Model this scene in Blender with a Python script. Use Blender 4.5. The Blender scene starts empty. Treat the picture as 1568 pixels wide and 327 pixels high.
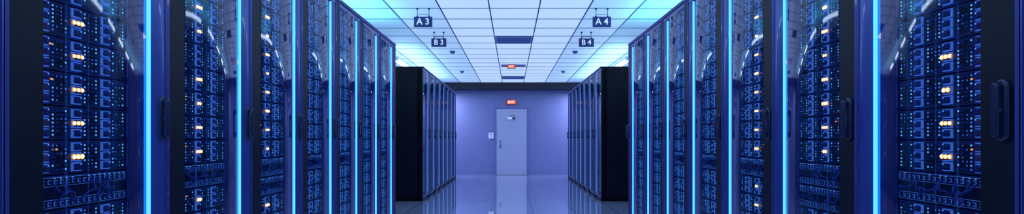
import bpy, math, random
from mathutils import Vector
sc = bpy.context.scene
sc.view_settings.view_transform = 'Standard'
sc.view_settings.look = 'None'

# ---------------------------------------------------------------- materials
def mat(name, base, rough=0.5, metal=0.0, emis=None, estr=0.0, noise=0.0, nscale=8.0, coat=0.0, spec=0.5, sample=True):
    m = bpy.data.materials.new(name); m.use_nodes = True
    nt = m.node_tree; b = nt.nodes['Principled BSDF']
    b.inputs['Base Color'].default_value = (*base, 1)
    b.inputs['Roughness'].default_value = rough
    b.inputs['Metallic'].default_value = metal
    b.inputs['Specular IOR Level'].default_value = spec
    b.inputs['Coat Weight'].default_value = coat
    b.inputs['Coat Roughness'].default_value = 0.05
    if emis:
        b.inputs['Emission Color'].default_value = (*emis, 1)
        b.inputs['Emission Strength'].default_value = estr
    if noise > 0:
        tc = nt.nodes.new('ShaderNodeTexCoord'); n = nt.nodes.new('ShaderNodeTexNoise')
        n.inputs['Scale'].default_value = nscale
        nt.links.new(tc.outputs['Object'], n.inputs['Vector'])
        mx = nt.nodes.new('ShaderNodeMix'); mx.data_type = 'RGBA'
        mx.inputs[6].default_value = (*[c*(1-noise) for c in base], 1)
        mx.inputs[7].default_value = (*[min(1, c*(1+noise)) for c in base], 1)
        nt.links.new(n.outputs['Fac'], mx.inputs[0])
        nt.links.new(mx.outputs[2], b.inputs['Base Color'])
    if not sample:
        m.cycles.emission_sampling = 'NONE'
    return m

M = {}
M['panel']  = mat('rack_panel_blue', (0.05,0.07,0.33), 0.30, 0.3, noise=0.1, nscale=3, coat=0.3)
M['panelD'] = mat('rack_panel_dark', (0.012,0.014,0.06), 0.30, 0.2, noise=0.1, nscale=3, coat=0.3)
M['ramp']   = mat('rack_inner_blue', (0.05,0.09,0.45), 0.3, 0.2, noise=0.1, nscale=3, coat=0.3)
M['black']  = mat('rack_black_steel', (0.004,0.005,0.016), 0.45, 0.0, noise=0.2, spec=0.2)
M['edge']   = mat('rack_edge_metal_and_highlight', (0.22,0.25,0.65), 0.25, 0.7, noise=0.05)
M['chass']  = mat('server_chassis', (0.010,0.014,0.075), 0.4, 0.2, noise=0.3, nscale=30)
M['dark']   = mat('server_dark', (0.005,0.008,0.035), 0.3, 0.0, noise=0.2, nscale=40)
M['caddy']  = mat('drive_caddy_glow', (0.08,0.20,0.75), 0.3, 0.2, emis=(0.05,0.19,0.66), estr=0.5, noise=0.2, nscale=30, sample=False)  # added emission stands in for blue light on the server fronts
M['cface']  = mat('drive_caddy_face', (0.03,0.07,0.34), 0.35, 0.2, noise=0.3, nscale=30)
M['rail']   = mat('server_rail', (0.12,0.18,0.6), 0.3, 0.5, noise=0.1)
M['cyan']   = mat('led_cyan', (0.1,0.5,0.8), 0.4, emis=(0.10,0.44,1.0), estr=1.1, noise=0.02, sample=False)
M['blue']   = mat('led_blue', (0.05,0.2,0.8), 0.4, emis=(0.03,0.18,0.9), estr=0.8, noise=0.02, sample=False)
M['amber']  = mat('led_amber_dot_and_halo', (0.8,0.3,0.05), 0.4, emis=(1.0,0.32,0.04), estr=1.1, noise=0.02, sample=False)  # emission paints the halo round LED cores; also small amber LEDs
M['hot']    = mat('led_amber_core', (1,0.7,0.3), 0.4, emis=(1.0,0.45,0.10), estr=10.0, noise=0.02)
M['tube']   = mat('light_strip_tube', (0.1,0.5,0.9), 0.4, emis=(0.07,0.44,1.0), estr=1.7, noise=0.02)
M['halo']   = mat('light_strip_halo_glow', (0.03,0.2,0.8), 0.4, emis=(0.008,0.10,0.65), estr=0.7, noise=0.02)  # glowing surface that paints the blue halo beside the tube
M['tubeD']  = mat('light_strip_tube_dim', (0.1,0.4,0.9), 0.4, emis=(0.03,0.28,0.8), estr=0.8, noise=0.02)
M['haloD']   = mat('light_strip_halo_glow_dim', (0.03,0.1,0.5), 0.4, emis=(0.01,0.06,0.4), estr=0.3, noise=0.02)
M['handle'] = mat('handle_slate', (0.012,0.016,0.06), 0.3, 0.3, noise=0.1, coat=0.3)
M['cable']  = mat('patch_cable', (0.03,0.10,0.55), 0.4, noise=0.2)
M['white']  = mat('sticker_white', (0.8,0.8,0.9), 0.5, emis=(0.6,0.7,1), estr=0.35, noise=0.03)

g = bpy.data.materials.new('door_glass'); g.use_nodes = True
nt = g.node_tree; nt.nodes.clear()
o = nt.nodes.new('ShaderNodeOutputMaterial'); mx = nt.nodes.new('ShaderNodeMixShader')
tr = nt.nodes.new('ShaderNodeBsdfTransparent'); gl = nt.nodes.new('ShaderNodeBsdfGlossy'); fr = nt.nodes.new('ShaderNodeFresnel')
fr.inputs['IOR'].default_value = 1.5
tr.inputs[0].default_value = (0.86,0.9,1,1); gl.inputs[0].default_value = (0.85,0.9,1,1); gl.inputs['Roughness'].default_value = 0.04
nt.links.new(fr.outputs[0], mx.inputs[0]); nt.links.new(tr.outputs[0], mx.inputs[1]); nt.links.new(gl.outputs[0], mx.inputs[2])
nt.links.new(mx.outputs[0], o.inputs[0])
M['glass'] = g

# ---------------------------------------------------------------- mesh builder
class MB:
    def __init__(s): s.v=[]; s.f=[]; s.m=[]; s.mats=[]; s.sm=[]
    def mi(s, k):
        if k not in s.mats: s.mats.append(k)
        return s.mats.index(k)
    def face(s, idx, k, smooth=False):
        s.f.append(idx); s.m.append(s.mi(k)); s.sm.append(smooth)
    def box(s, x0,x1,y0,y1,z0,z1,k):
        b=len(s.v)
        s.v += [(x0,y0,z0),(x1,y0,z0),(x1,y1,z0),(x0,y1,z0),(x0,y0,z1),(x1,y0,z1),(x1,y1,z1),(x0,y1,z1)]
        for q in ((0,3,2,1),(4,5,6,7),(0,1,5,4),(1,2,6,5),(2,3,7,6),(3,0,4,7)):
            s.face([b+i for i in q], k)
    def cbox(s, x0,x1,y0,y1,z0,z1,c,k,kf=None,ke=None):
        """box whose +x face is chamfered by c"""
        kf=kf or k; ke=ke or k; b=len(s.v)
        xm=x1-c
        s.v += [(x0,y0,z0),(x0,y1,z0),(x0,y1,z1),(x0,y0,z1),
                (xm,y0,z0),(xm,y1,z0),(xm,y1,z1),(xm,y0,z1),
                (x1,y0+c,z0+c),(x1,y1-c,z0+c),(x1,y1-c,z1-c),(x1,y0+c,z1-c)]
        s.face([b,b+3,b+2,b+1],k)
        for i in range(4):
            j=(i+1)%4
            s.face([b+i,b+j,b+4+j,b+4+i],k)
            s.face([b+4+i,b+4+j,b+8+j,b+8+i],ke)
        s.face([b+8,b+9,b+10,b+11],kf)
    def prism(s, prof, z0, z1, k, smooth=False):
        """open profile (x,y) list extruded in z"""
        b=len(s.v); n=len(prof)
        for (x,y) in prof: s.v += [(x,y,z0),(x,y,z1)]
        for i in range(n-1):
            s.face([b+2*i,b+2*i+2,b+2*i+3,b+2*i+1],k,smooth)
    def disc(s, x,y,z,r,k,n=10,th=0.003,rz=None):
        rz = rz or r
        b=len(s.v)
        for i in range(n):
            a=2*math.pi*i/n
            s.v += [(x-th,y+r*math.cos(a),z+rz*math.sin(a)),(x,y+r*math.cos(a),z+rz*math.sin(a))]
        for i in range(n):
            j=(i+1)%n
            s.face([b+2*i,b+2*j,b+2*j+1,b+2*i+1],k)
        s.face([b+2*i+1 for i in range(n)],k)
    def tube(s, pts, r, k, n=7):
        b=len(s.v); P=[Vector(p) for p in pts]
        for i,p in enumerate(P):
            t=(P[min(i+1,len(P)-1)]-P[max(i-1,0)]).normalized()
            up=Vector((0,0,1)) if abs(t.z)<0.9 else Vector((1,0,0))
            a=t.cross(up).normalized(); c=t.cross(a)
            for j in range(n):
                th=2*math.pi*j/n
                s.v.append(tuple(p+a*r*math.cos(th)+c*r*math.sin(th)))
        for i in range(len(P)-1):
            for j in range(n):
                j2=(j+1)%n
                s.face([b+i*n+j,b+i*n+j2,b+(i+1)*n+j2,b+(i+1)*n+j],k,True)
        s.face([b+j for j in range(n)],k); s.face([b+(len(P)-1)*n+j for j in range(n)],k)
    def mesh(s, name):
        me=bpy.data.meshes.new(name); me.from_pydata(s.v,[],s.f)
        for k in s.mats: me.materials.append(M[k])
        me.polygons.foreach_set('material_index', s.m)
        me.polygons.foreach_set('use_smooth', s.sm)
        me.update(); return me

def obj(name, me, parent=None, loc=(0,0,0)):
    ob=bpy.data.objects.new(name, me); sc.collection.objects.link(ob)
    ob.location=loc
    if parent: ob.parent=parent
    return ob
def empty(name, loc=(0,0,0)):
    e=bpy.data.objects.new(name,None); sc.collection.objects.link(e); e.location=loc
    e.empty_display_size=0.1
    return e

# ---------------------------------------------------------------- rack parts  (front faces +x, strip at y=0)
H=2.40; Y0=-0.599; Y1=0.199; D=1.10
def make_frame(far=False):
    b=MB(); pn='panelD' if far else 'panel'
    b.box(-D,-D+0.02,Y0,Y1,0.0,H-0.03,'black')            # back
    b.box(-D,-0.02,Y0,Y0+0.015,0.0,H-0.03,'black')        # sides
    b.box(-D,-0.0,Y1-0.015,Y1,0.0,H-0.03,'black')
    b.box(-D,-0.005,Y0,Y1,0.0,0.09,'black')               # plinth
    b.cbox(-D,0.028,Y0,Y1,H-0.032,H,0.012,'black',ke='edge') # cap
    b.cbox(-0.03,0.012,Y0,0.11,H-0.075,H-0.034,0.006,pn,ke='edge')
    b.cbox(-0.03,0.012,Y0,0.11,0.05,0.095,0.006,pn,ke='edge')
    # dark post; chamfers coloured lighter to paint in its edge highlights
    b.cbox(-0.10,0.020,0.110,Y1,0.0,H-0.034,0.007,'black',ke='edge' if far else pn)
    b.cbox(-0.10,0.002,Y0,Y0+0.065,0.0,H-0.034,0.004,'black',ke=pn)
    # server mounting rails
    b.box(-0.075,-0.060,-0.525,-0.512,0.1,H-0.08,'rail')
    b.box(-0.075,-0.058,-0.049,-0.040,0.1,H-0.08,'rail')
    # blue light column
    hk='haloD' if far else 'halo'
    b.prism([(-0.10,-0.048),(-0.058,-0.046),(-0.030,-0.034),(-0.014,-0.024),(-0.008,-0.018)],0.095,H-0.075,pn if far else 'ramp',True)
    b.prism([(-0.008,-0.018),(-0.010,-0.010),(-0.012,0.0),(-0.009,0.012),(-0.003,0.022)],0.095,H-0.075,hk,True)  # tube's halo put in as an emissive band
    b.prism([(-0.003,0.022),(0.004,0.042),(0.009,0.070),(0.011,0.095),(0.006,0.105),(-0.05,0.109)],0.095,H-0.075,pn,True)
    b.box(-0.004,0.014,0.101,0.104,0.1,H-0.08,'edge')
    return b.mesh('rack_frame')
def make_strip(k,r=0.0078):
    b=MB(); b.tube([(0.001,0,z) for z in (0.10,0.8,1.6,H-0.08)],r,k,14)
    b.box(-0.010,0.014,-0.013,0.013,0.09,0.10,'edge'); b.box(-0.010,0.014,-0.013,0.013,H-0.08,H-0.07,'edge')
    return b.mesh('light_strip')
def make_glass():
    b=MB(); n=48; prof=[]
    for i in range(n+1):
        t=i/n; prof.append((0.002+0.028*math.sin(math.pi*t), -0.530+t*0.505))
    b.prism(prof,0.097,H-0.077,'glass',True)
    return b.mesh('glass_door')
def make_handle():
    b=MB()
    z0,z1=1.11,1.31; yc=0.0
    def cap(x0,x1,w,za,zb,k):
        n=8; pr=[]
        for i in range(n+1):
            a=math.pi*i/n; pr.append((yc+w*math.cos(a), zb-w+w*math.sin(a)))
        for i in range(n+1):
            a=math.pi+math.pi*i/n; pr.append((yc+w*math.cos(a), za+w+w*math.sin(a)))
        c=len(b.v); m=len(pr); s=(x1-x0)*0.35
        for (y,z) in pr: b.v.append((x0,y,z))
        for (y,z) in pr: b.v.append((x1-s,y,z))
        zc=(za+zb)/2
        for (y,z) in pr: b.v.append((x1,yc+(y-yc)*0.7,zc+(z-zc)*0.95))
        for i in range(m):
            j=(i+1)%m
            b.face([c+i,c+j,c+m+j,c+m+i],k,True); b.face([c+m+i,c+m+j,c+2*m+j,c+2*m+i],k,True)
        b.face([c+2*m+i for i in range(m)],k)
    cap(0.000,0.016,0.022,z0,z1,'handle')
    b.cbox(0.014,0.032,yc-0.009,yc+0.009,z0+0.02,z0+0.05,0.003,'handle')
    b.cbox(0.014,0.032,yc-0.009,yc+0.009,z1-0.05,z1-0.02,0.003,'handle')
    cap(0.028,0.038,0.012,z0+0.012,z1-0.012,'handle')
    b.disc(0.0185,yc,(z0+z1)/2,0.008,'edge')
    return b.mesh('door_handle')

P=0.126
def make_servers(seed, amber=True):
    R=random.Random(seed); b=MB(); xf=-0.060
    for i in range(18):
        zc=0.168+P*i; z0=zc-P/2+0.003; z1=zc+P/2-0.003
        b.cbox(-0.75,xf,-0.510,-0.050,z0,z1,0.003,'chass',ke='rail')
        if i==6 or (seed==2 and i==5):
            b.cbox(xf,xf+0.006,-0.495,-0.065,zc+0.022,zc+0.055,0.002,'dark',ke='caddy')
            b.cbox(xf,xf+0.006,-0.495,-0.065,zc-0.055,zc-0.025,0.002,'dark',ke='caddy')
            for q in range(16):
                y=-0.485+q*0.0268
                for zz in (zc+0.038,zc-0.040):
                    b.cbox(xf+0.006,xf+0.010,y,y+0.016,zz-0.008,zz+0.008,0.002,'cface',ke='caddy')
                if R.random()<0.6:
                    b.box(xf+0.006,xf+0.009,y+0.002,y+0.006,zc+0.050,zc+0.053,'cyan')
            for q in range(9):
                ya=-0.48+R.random()*0.36; yb=ya+R.uniform(-0.10,0.14); yb=max(-0.49,min(-0.08,yb))
                pts=[]
                dep=R.uniform(0.018,0.034); sag=R.uniform(0.01,0.035)
                for t in range(13):
                    u=t/12; a=math.sin(math.pi*u)
                    pts.append((xf+0.008+dep*a, ya+(yb-ya)*u, (zc+0.036)*(1-u)+(zc-0.040)*u - sag*math.sin(2*math.pi*u)*0.6))
                b.tube(pts,0.0035,'cable',6)
            continue
        b.cbox(xf,xf+0.008,-0.510,-0.500,z0+0.01,z1-0.01,0.002,'rail')
        b.cbox(xf,xf+0.008,-0.060,-0.050,z0+0.01,z1-0.01,0.002,'rail')
        for mo,ys in enumerate((-0.495,-0.348,-0.200)):
            for r in range(3):
                za=z0+0.006+r*0.0375
                b.cbox(xf,xf+0.009,ys,ys+0.046,za,za+0.0335,0.004,'caddy',kf='cface',ke='caddy')
                b.box(xf+0.009,xf+0.011,ys+0.008,ys+0.033,za+0.009,za+0.012,'dark')
                b.box(xf+0.009,xf+0.011,ys+0.008,ys+0.033,za+0.018,za+0.020,'dark')
                if R.random()<0.7:
                    b.box(xf+0.009,xf+0.0105,ys+0.037,ys+0.041,za+0.024,za+0.028,'cyan')
            b.cbox(xf,xf+0.004,ys+0.052,ys+0.134,z0+0.008,z1-0.008,0.002,'dark',ke='cface')
            for c in range(4):
                yy=ys+0.060+c*0.019
                for r in range(7):
                    za=z0+0.014+r*0.0145
                    u=R.random()
                    if c in (0,3) and u<0.72:
                        b.box(xf+0.004,xf+0.0055,yy,yy+0.0055,za,za+0.0065,'cyan' if R.random()<0.6 else 'blue')
                    elif c in (1,2) and u<0.22:
                        b.box(xf+0.004,xf+0.0055,yy,yy+0.004,za,za+0.005,'blue')
                    elif u>0.6:
                        b.box(xf+0.004,xf+0.0065,yy-0.004,yy+0.010,za,za+0.007,'cface')
        if amber and not (i in (2,11) and seed==1):
            n = R.choice((2,3,3)); ys=-0.325
            sz = R.uniform(0.85,1.25)
            for q in range(n):
                y=ys+(q-(n-1)/2)*0.019
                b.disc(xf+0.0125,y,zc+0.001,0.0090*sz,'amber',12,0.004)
                b.disc(xf+0.0140,y,zc+0.001,0.0066*sz,'hot',12,0.002)
            if R.random()<0.5:
                b.disc(xf+0.0125,-0.435+R.uniform(-0.02,0.02),zc+0.03,0.0035,'amber',8,0.004)
    return b.mesh('server_units')
def make_sticker():
    b=MB(); x=0.0155; c=len(b.v)
    z=1.56
    b.v+=[(x,-0.052,z+0.012),(x,-0.052,z-0.012),(x,-0.034,z-0.006),(x-0.003,-0.052,z+0.012),(x-0.003,-0.052,z-0.012),(x-0.003,-0.034,z-0.006)]
    for q in ((0,1,2),(5,4,3),(0,3,4,1),(1,4,5,2),(2,5,3,0)): b.face([c+i for i in q],'white')
    return b.mesh('marker_sticker')

me_frame=[make_frame(),make_frame(True)]; me_strip=make_strip('tube'); me_stripD=make_strip('tubeD',0.007)
me_glass=make_glass(); me_handle=make_handle(); me_srv=[make_servers(s) for s in range(3)]; me_srvF=make_servers(7,False); me_stk=make_sticker()

def rack(side, y, k, far=False):
    e=empty('server_rack',(side*1.6,y,0))
    if side>0: e.scale=(-1,1,1)
    obj('frame',me_frame[1 if far else 0],e)
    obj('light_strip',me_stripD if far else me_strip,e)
    obj('glass_door',me_glass,e)
    obj('server_units',me_srvF if (far or k>=6) else me_srv[(k+ (1 if side>0 else 0))%3],e)
    if side<0: 
        if far or k!=2: obj('door_handle',me_handle,e,(0.006,0.078,0))
    else: obj('door_handle',me_handle,e,(0.018,0.155,0))
    if not far: obj('marker_sticker',me_stk,e)
for side in (-1,1):
    for k in range(10):
        rack(side, 2.393+0.8*(k-3), k)
    for k in range(7):
        rack(side, 10.33+0.8*k, k, True)

# ---------------------------------------------------------------- room
YB=16.66; YF=-4.0; XW=3.6; HC=2.80
def simple(name, boxes, m, parent=None):
    b=MB()
    for bx in boxes: b.box(*bx, m)
    return obj(name,b.mesh(name),parent)
M['wall']=mat('wall_paint',(0.23,0.26,0.54),0.45,noise=0.05,nscale=2,coat=0.1)
M['header']=mat('bulkhead_dark',(0.008,0.008,0.03),0.4,noise=0.1)
simple('wall_back',[(-XW,XW,YB,YB+0.15,0,HC)],'wall')
simple('wall_front',[(-XW,XW,YF-0.15,YF,0,HC)],'wall')
simple('wall_left',[(-XW-0.15,-XW,YF-0.15,YB+0.15,0,HC)],'wall')
simple('wall_right',[(XW,XW+0.15,YF-0.15,YB+0.15,0,HC)],'wall')
simple('trim_bulkhead',[(-XW,XW,YB-0.30,YB,HC-0.21,HC-0.001)],'header')

# floor
fm=bpy.data.materials.new('floor_tiles'); fm.use_nodes=True
nt=fm.node_tree; bs=nt.nodes['Principled BSDF']
tc=nt.nodes.new('ShaderNodeTexCoord'); br=nt.nodes.new('ShaderNodeTexBrick')
br.offset=0; br.inputs['Scale'].default_value=1.0
br.inputs['Brick Width'].default_value=0.64; br.inputs['Row Height'].default_value=0.64
br.inputs['Mortar Size'].default_value=0.008; br.inputs['Mortar Smooth'].default_value=0.1
br.inputs['Color1'].default_value=(0.44,0.50,0.76,1); br.inputs['Color2'].default_value=(0.56,0.62,0.86,1); br.inputs['Mortar'].default_value=(0.12,0.14,0.38,1)
mp=nt.nodes.new('ShaderNodeMapping'); mp.inputs['Location'].default_value=(0.32,0.1,0)
nt.links.new(tc.outputs['Object'],mp.inputs[0]); nt.links.new(mp.outputs[0],br.inputs['Vector'])
nt.links.new(br.outputs['Color'],bs.inputs['Base Color'])
bs.inputs['Roughness'].default_value=0.06; bs.inputs['Coat Weight'].default_value=0.9; bs.inputs['Coat Roughness'].default_value=0.015
bs.inputs['Specular IOR Level'].default_value=0.8
M['floor']=fm
simple('floor',[(-XW,XW,YF,YB,-0.1,0)],'floor')

# ceiling tiles: received light put in as emission, stepped dimmer by column outwards
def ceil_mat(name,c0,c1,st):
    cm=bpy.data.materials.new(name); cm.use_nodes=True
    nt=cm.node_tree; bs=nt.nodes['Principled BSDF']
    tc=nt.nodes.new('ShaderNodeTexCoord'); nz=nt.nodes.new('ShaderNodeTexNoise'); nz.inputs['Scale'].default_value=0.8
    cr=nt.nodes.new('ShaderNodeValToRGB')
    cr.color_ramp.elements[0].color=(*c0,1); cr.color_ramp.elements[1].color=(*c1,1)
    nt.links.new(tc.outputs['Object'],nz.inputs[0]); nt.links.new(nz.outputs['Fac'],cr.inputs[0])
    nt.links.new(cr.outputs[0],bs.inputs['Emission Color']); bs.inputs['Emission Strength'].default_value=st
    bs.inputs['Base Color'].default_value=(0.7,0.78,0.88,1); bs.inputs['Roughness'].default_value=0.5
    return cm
M['ceil0']=ceil_mat('ceiling_glow_centre',(0.46,0.64,0.90),(0.56,0.74,0.95),0.80)
M['ceil1']=ceil_mat('ceiling_glow_mid',(0.36,0.58,0.88),(0.44,0.66,0.93),0.68)
M['ceil2']=ceil_mat('ceiling_glow_outer',(0.26,0.50,0.85),(0.32,0.56,0.9),0.50)
T=0.64; XO=0.03
b=MB()
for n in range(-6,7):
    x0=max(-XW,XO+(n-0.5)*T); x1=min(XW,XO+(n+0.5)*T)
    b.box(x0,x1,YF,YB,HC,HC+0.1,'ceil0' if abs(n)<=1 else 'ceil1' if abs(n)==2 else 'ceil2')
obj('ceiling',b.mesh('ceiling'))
M['tbar']=mat('ceiling_grid_bar',(0.08,0.14,0.34),0.4,0.3,noise=0.05)
bars=[]
n=-6
while n<=6:
    x=XO+T/2+(n-1)*T
    if abs(x)<XW-0.02: bars.append((x-0.008,x+0.008,YF,YB-0.30,HC-0.006,HC-0.0005))
    n+=1
y=9.60-T*21
while y<YB-0.32:
    if y>YF: bars.append((-XW,XW,y-0.008,y+0.008,HC-0.0055,HC-0.0005))
    y+=T
simple('trim_ceiling_grid',bars,'tbar')

# linear luminaires over the side aisles (behind the racks)
M['lum']=mat('luminaire_tube',(0.9,0.95,1),0.4,emis=(0.75,0.87,1.0),estr=10,noise=0.01)
M['lumh']=mat('luminaire_housing',(0.5,0.55,0.7),0.4,0.2,noise=0.02)
for s in (-1,1):
    for i in range(9):
        e=empty('ceiling_luminaire',(s*2.42,-1.6+i*1.92,HC-0.007))
        b=MB(); b.box(-0.09,0.09,-0.62,0.62,-0.03,0,'lumh'); obj('housing',b.mesh('housing'),e)
        b=MB(); b.tube([(-0.035,-0.58,-0.045),(-0.035,0.58,-0.045)],0.018,'lum',12); b.tube([(0.035,-0.58,-0.045),(0.035,0.58,-0.045)],0.018,'lum',12); obj('lamp_tubes',b.mesh('lamp_tubes'),e)
        b=MB()
        for yy in (-0.60,0.58): b.box(-0.07,0.07,yy,yy+0.02,-0.068,-0.03,'lumh')
        obj('end_caps',b.mesh('end_caps'),e)

# vents
M['vent']=mat('vent_grille',(0.20,0.25,0.46),0.4,0.1,noise=0.1)
M['ventf']=mat('vent_frame',(0.4,0.45,0.8),0.4,0.1,noise=0.05)
def vent(yc):
    e=empty('air_vent',(XO,yc,HC-0.006)); h=T/2-0.012
    b=MB()
    b.box(-h,h,-h,h,-0.004,0.004,'vent')
    for (a,c,d,f) in ((-h,h,-h,-h+0.03),(-h,h,h-0.03,h),(-h,-h+0.03,-h+0.03,h-0.03),(h-0.03,h,-h+0.03,h-0.03)):
        b.box(a,c,d,f,-0.014,-0.004,'ventf')
    obj('frame',b.mesh('frame'),e)
    b=MB()
    for i in range(12):
        yy=-h+0.05+i*0.046
        b.box(-h+0.03,h-0.03,yy,yy+0.012,-0.012,-0.004,'ventf')
    obj('louvres',b.mesh('louvres'),e)
vent(9.60-T/2); vent(9.60-T/2+T*9)

# hanging aisle signs
M['sign']=mat('sign_navy',(0.02,0.04,0.20),0.4,noise=0.1)
M['signtext']=mat('sign_text_white',(0.7,0.8,0.95),0.5,emis=(0.7,0.8,1),estr=0.5,noise=0.02)
M['rod']=mat('sign_rod',(0.03,0.06,0.2),0.3,0.5,noise=0.1)
def text_obj(txt,size,m,parent,loc,ext=0.002,sx=1.0):
    c=bpy.data.curves.new('lettering','FONT'); c.body=txt; c.size=size; c.align_x='CENTER'; c.align_y='CENTER'; c.extrude=ext; c.offset=0.0018*size/0.1
    t=bpy.data.objects.new('lettering',c); sc.collection.objects.link(t)
    dg=bpy.context.evaluated_depsgraph_get(); me=bpy.data.meshes.new_from_object(t.evaluated_get(dg))
    bpy.data.objects.remove(t)
    me.materials.clear(); me.materials.append(m)
    ob=obj('lettering',me,parent,loc); ob.rotation_euler=(math.pi/2,0,0); ob.scale=(sx,1,1)
    return ob
def hang_sign(txt,x,y,zc,w,h):
    e=empty('hanging_aisle_sign',(x,y,0))
    b=MB(); b.box(-w/2,w/2,-0.012,0.012,zc-h/2,zc+h/2,'sign'); obj('board',b.mesh('board'),e)
    b=MB()
    for s in (-1,1):
        b.tube([(s*w*0.32,0,zc+h/2),(s*w*0.32,0,HC)],0.004,'rod',8)
        b.box(s*w*0.32-0.014,s*w*0.32+0.014,-0.014,0.014,HC-0.02,HC-0.006,'rod')
        b.box(s*w*0.32-0.010,s*w*0.32+0.010,-0.015,0.015,zc+h/2-0.004,zc+h/2+0.014,'rod')
    b.tube([(-w*0.32,0,zc+h/2+0.03),(w*0.32,0,zc+h/2+0.03)],0.003,'rod',8)
    obj('rods',b.mesh('rods'),e)
    text_obj(txt,0.115,M['signtext'],e,(0,-0.0135,zc))
hang_sign('A 3',-1.148,7.03,2.618,0.235,0.128); hang_sign('A 4',1.16,7.03,2.618,0.235,0.128)
hang_sign('B 3',-1.156,8.6,2.627,0.235,0.130); hang_sign('B 4',1.175,8.6,2.627,0.235,0.130)

# exit signs
M['exit']=mat('exit_red',(0.7,0.03,0.02),0.4,emis=(1.0,0.06,0.03),estr=0.95,noise=0.03)
M['exitw']=mat('exit_letters',(1,0.8,0.7),0.4,emis=(1,0.75,0.6),estr=1.2,noise=0.02)
def exit_sign(x,y,z,w,h,rods=False):
    e=empty('exit_sign',(x,y,z))
    b=MB(); b.box(-w/2,w/2,-0.02,0.02,-h/2,h/2,'exit')
    for q in ((-w/2-0.008,w/2+0.008,-0.024,0.02,h/2,h/2+0.008),(-w/2-0.008,w/2+0.008,-0.024,0.02,-h/2-0.008,-h/2),(-w/2-0.008,-w/2,-0.024,0.02,-h/2,h/2),(w/2,w/2+0.008,-0.024,0.02,-h/2,h/2)):
        b.box(*q,'header')
    obj('housing',b.mesh('housing'),e)
    if rods:
        b=MB()
        for s in (-1,1): b.tube([(s*w*0.35,0,h/2+0.008),(s*w*0.35,0,HC-z)],0.004,'rod',8)
        obj('rods',b.mesh('rods'),e)
    text_obj('EXIT',h*0.85,M['exitw'],e,(0,-0.0215,0),sx=0.95)
exit_sign(-0.02,YB-0.021,1.12+55*YB/833,0.28,0.125)
exit_sign(-0.015,12.3,HC-0.065,0.17,0.07,True)
b=MB(); b.box(-0.26,0.26,-0.13,0.13,-0.018,0,'vent'); 
for q in ((-0.28,0.28,-0.15,-0.13),(-0.28,0.28,0.13,0.15),(-0.28,-0.26,-0.13,0.13),(0.26,0.28,-0.13,0.13)): b.box(q[0],q[1],q[2],q[3],-0.022,0,'ventf')
obj('ceiling_fixture_panel',b.mesh('ceiling_fixture_panel'),None,(XO,12.5,HC-0.006))

# smoke detectors
M['det']=mat('detector_plastic',(0.18,0.28,0.58),0.4,noise=0.05)
for (x,y) in ((-1.15,10.5),(1.22,10.5),(-1.25,13.6),(1.28,13.6)):
    b=MB()
    b.tube([(0,0,0),(0,0,-0.02)],0.055,'det',16); b.tube([(0,0,-0.02),(0,0,-0.045)],0.038,'det',16)
    obj('smoke_detector',b.mesh('smoke_detector'),None,(x,y,HC-0.004))

# door
M['doorp']=mat('door_paint',(0.50,0.53,0.76),0.35,noise=0.04,nscale=2,coat=0.2)
M['doorf']=mat('door_frame_paint',(0.20,0.21,0.48),0.4,noise=0.05)
M['chrome']=mat('brushed_steel',(0.5,0.5,0.65),0.25,0.9,noise=0.05)
e=empty('door_1',(-0.01,YB,0)); w=0.48; h=2.02
b=MB(); b.box(-w+0.006,w-0.006,-0.035,-0.001,0.008,h,'doorp'); obj('leaf',b.mesh('leaf'),e)
b=MB()
b.box(-w-0.035,-w,-0.05,-0.001,0,h+0.04,'doorf'); b.box(w,w+0.035,-0.05,-0.001,0,h+0.04,'doorf'); b.box(-w,w,-0.05,-0.001,h+0.006,h+0.04,'doorf')
obj('frame',b.mesh('frame'),e)
b=MB(); b.box(-0.37,-0.33,-0.042,-0.035,0.82,1.06,'chrome')
b.tube([(-0.35,-0.04,0.97),(-0.35,-0.085,0.97),(-0.34,-0.095,0.97),(-0.23,-0.095,0.97)],0.010,'chrome',10)
b.tube([(-0.35,-0.035,0.88),(-0.35,-0.050,0.88)],0.014,'handle',12)
obj('lever_handle',b.mesh('lever_handle'),e)
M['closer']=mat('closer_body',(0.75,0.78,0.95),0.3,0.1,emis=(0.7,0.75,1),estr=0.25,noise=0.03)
b=MB(); b.box(-0.12,0.02,-0.085,-0.035,1.70,1.765,'closer'); b.box(0.02,0.10,-0.07,-0.035,1.71,1.755,'handle')
b.tube([(-0.05,-0.06,1.765),(-0.05,-0.09,1.80),(0.10,-0.06,1.82)],0.008,'handle',8)
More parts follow.
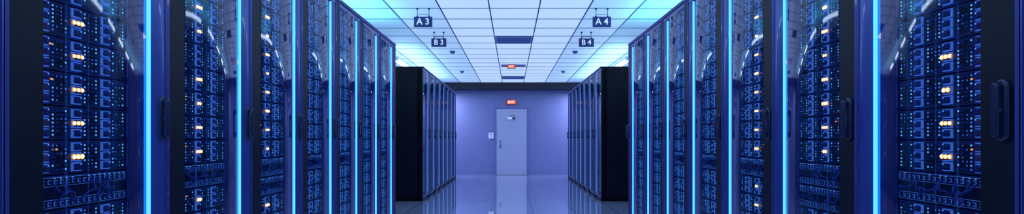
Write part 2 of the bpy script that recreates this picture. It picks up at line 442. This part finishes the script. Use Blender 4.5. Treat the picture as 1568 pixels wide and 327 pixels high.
obj('door_closer',b.mesh('door_closer'),e)

# card reader
M['screen']=mat('reader_screen',(0.1,0.25,0.5),0.2,emis=(0.2,0.4,0.8),estr=0.5,noise=0.1)
e=empty('access_keypad',(-0.64,YB,1.20))
b=MB(); b.box(-0.075,0.075,-0.03,-0.001,-0.085,0.085,'closer'); obj('housing',b.mesh('housing'),e)
b=MB(); b.box(-0.05,0.05,-0.033,-0.0301,0.01,0.06,'screen')
for i in range(3):
    for j in range(2): b.box(-0.048+i*0.036,-0.024+i*0.036,-0.035,-0.0301,-0.06+j*0.03,-0.04+j*0.03,'screen')
obj('keys',b.mesh('keys'),e)
simple('baseboard_back',[(-XW,-0.53,YB-0.015,YB-0.001,0,0.09),(0.51,XW,YB-0.015,YB-0.001,0,0.09)],'wall')

# ---------------------------------------------------------------- lights
def area(name,loc,rot,sx,sy,power,col):
    l=bpy.data.lights.new(name,'AREA'); l.shape='RECTANGLE'; l.size=sx; l.size_y=sy; l.energy=power; l.color=col
    o=bpy.data.objects.new(name,l); sc.collection.objects.link(o); o.location=loc; o.rotation_euler=rot
    return o
for s in (-1,1):
    area('cove_light',(s*2.0,3.2,2.45),(math.pi,0,0),0.6,9.0,75,(0.12,0.72,1.0))
    area('cove_light',(s*2.1,12.6,2.45),(math.pi,0,0),0.5,5.4,34,(0.35,0.7,1.0))
    area('corner_fill_light',(s*2.4,16.0,2.5),(0,0,0),1.0,0.4,60,(0.64,0.72,1.0))  # unseen lamp added to brighten back wall edges and floor
w=bpy.data.worlds.new('world'); sc.world=w; w.use_nodes=True
w.node_tree.nodes['Background'].inputs[0].default_value=(0.02,0.03,0.1,1); w.node_tree.nodes['Background'].inputs[1].default_value=0.3

# ---------------------------------------------------------------- camera
c=bpy.data.cameras.new('camera'); c.sensor_width=36; c.lens=36*1368.5/2576; c.shift_y=0.0305; c.clip_start=0.02
co=bpy.data.objects.new('camera',c); sc.collection.objects.link(co); co.location=(0,0,1.12); co.rotation_euler=(math.pi/2,0,0)
sc.camera=co
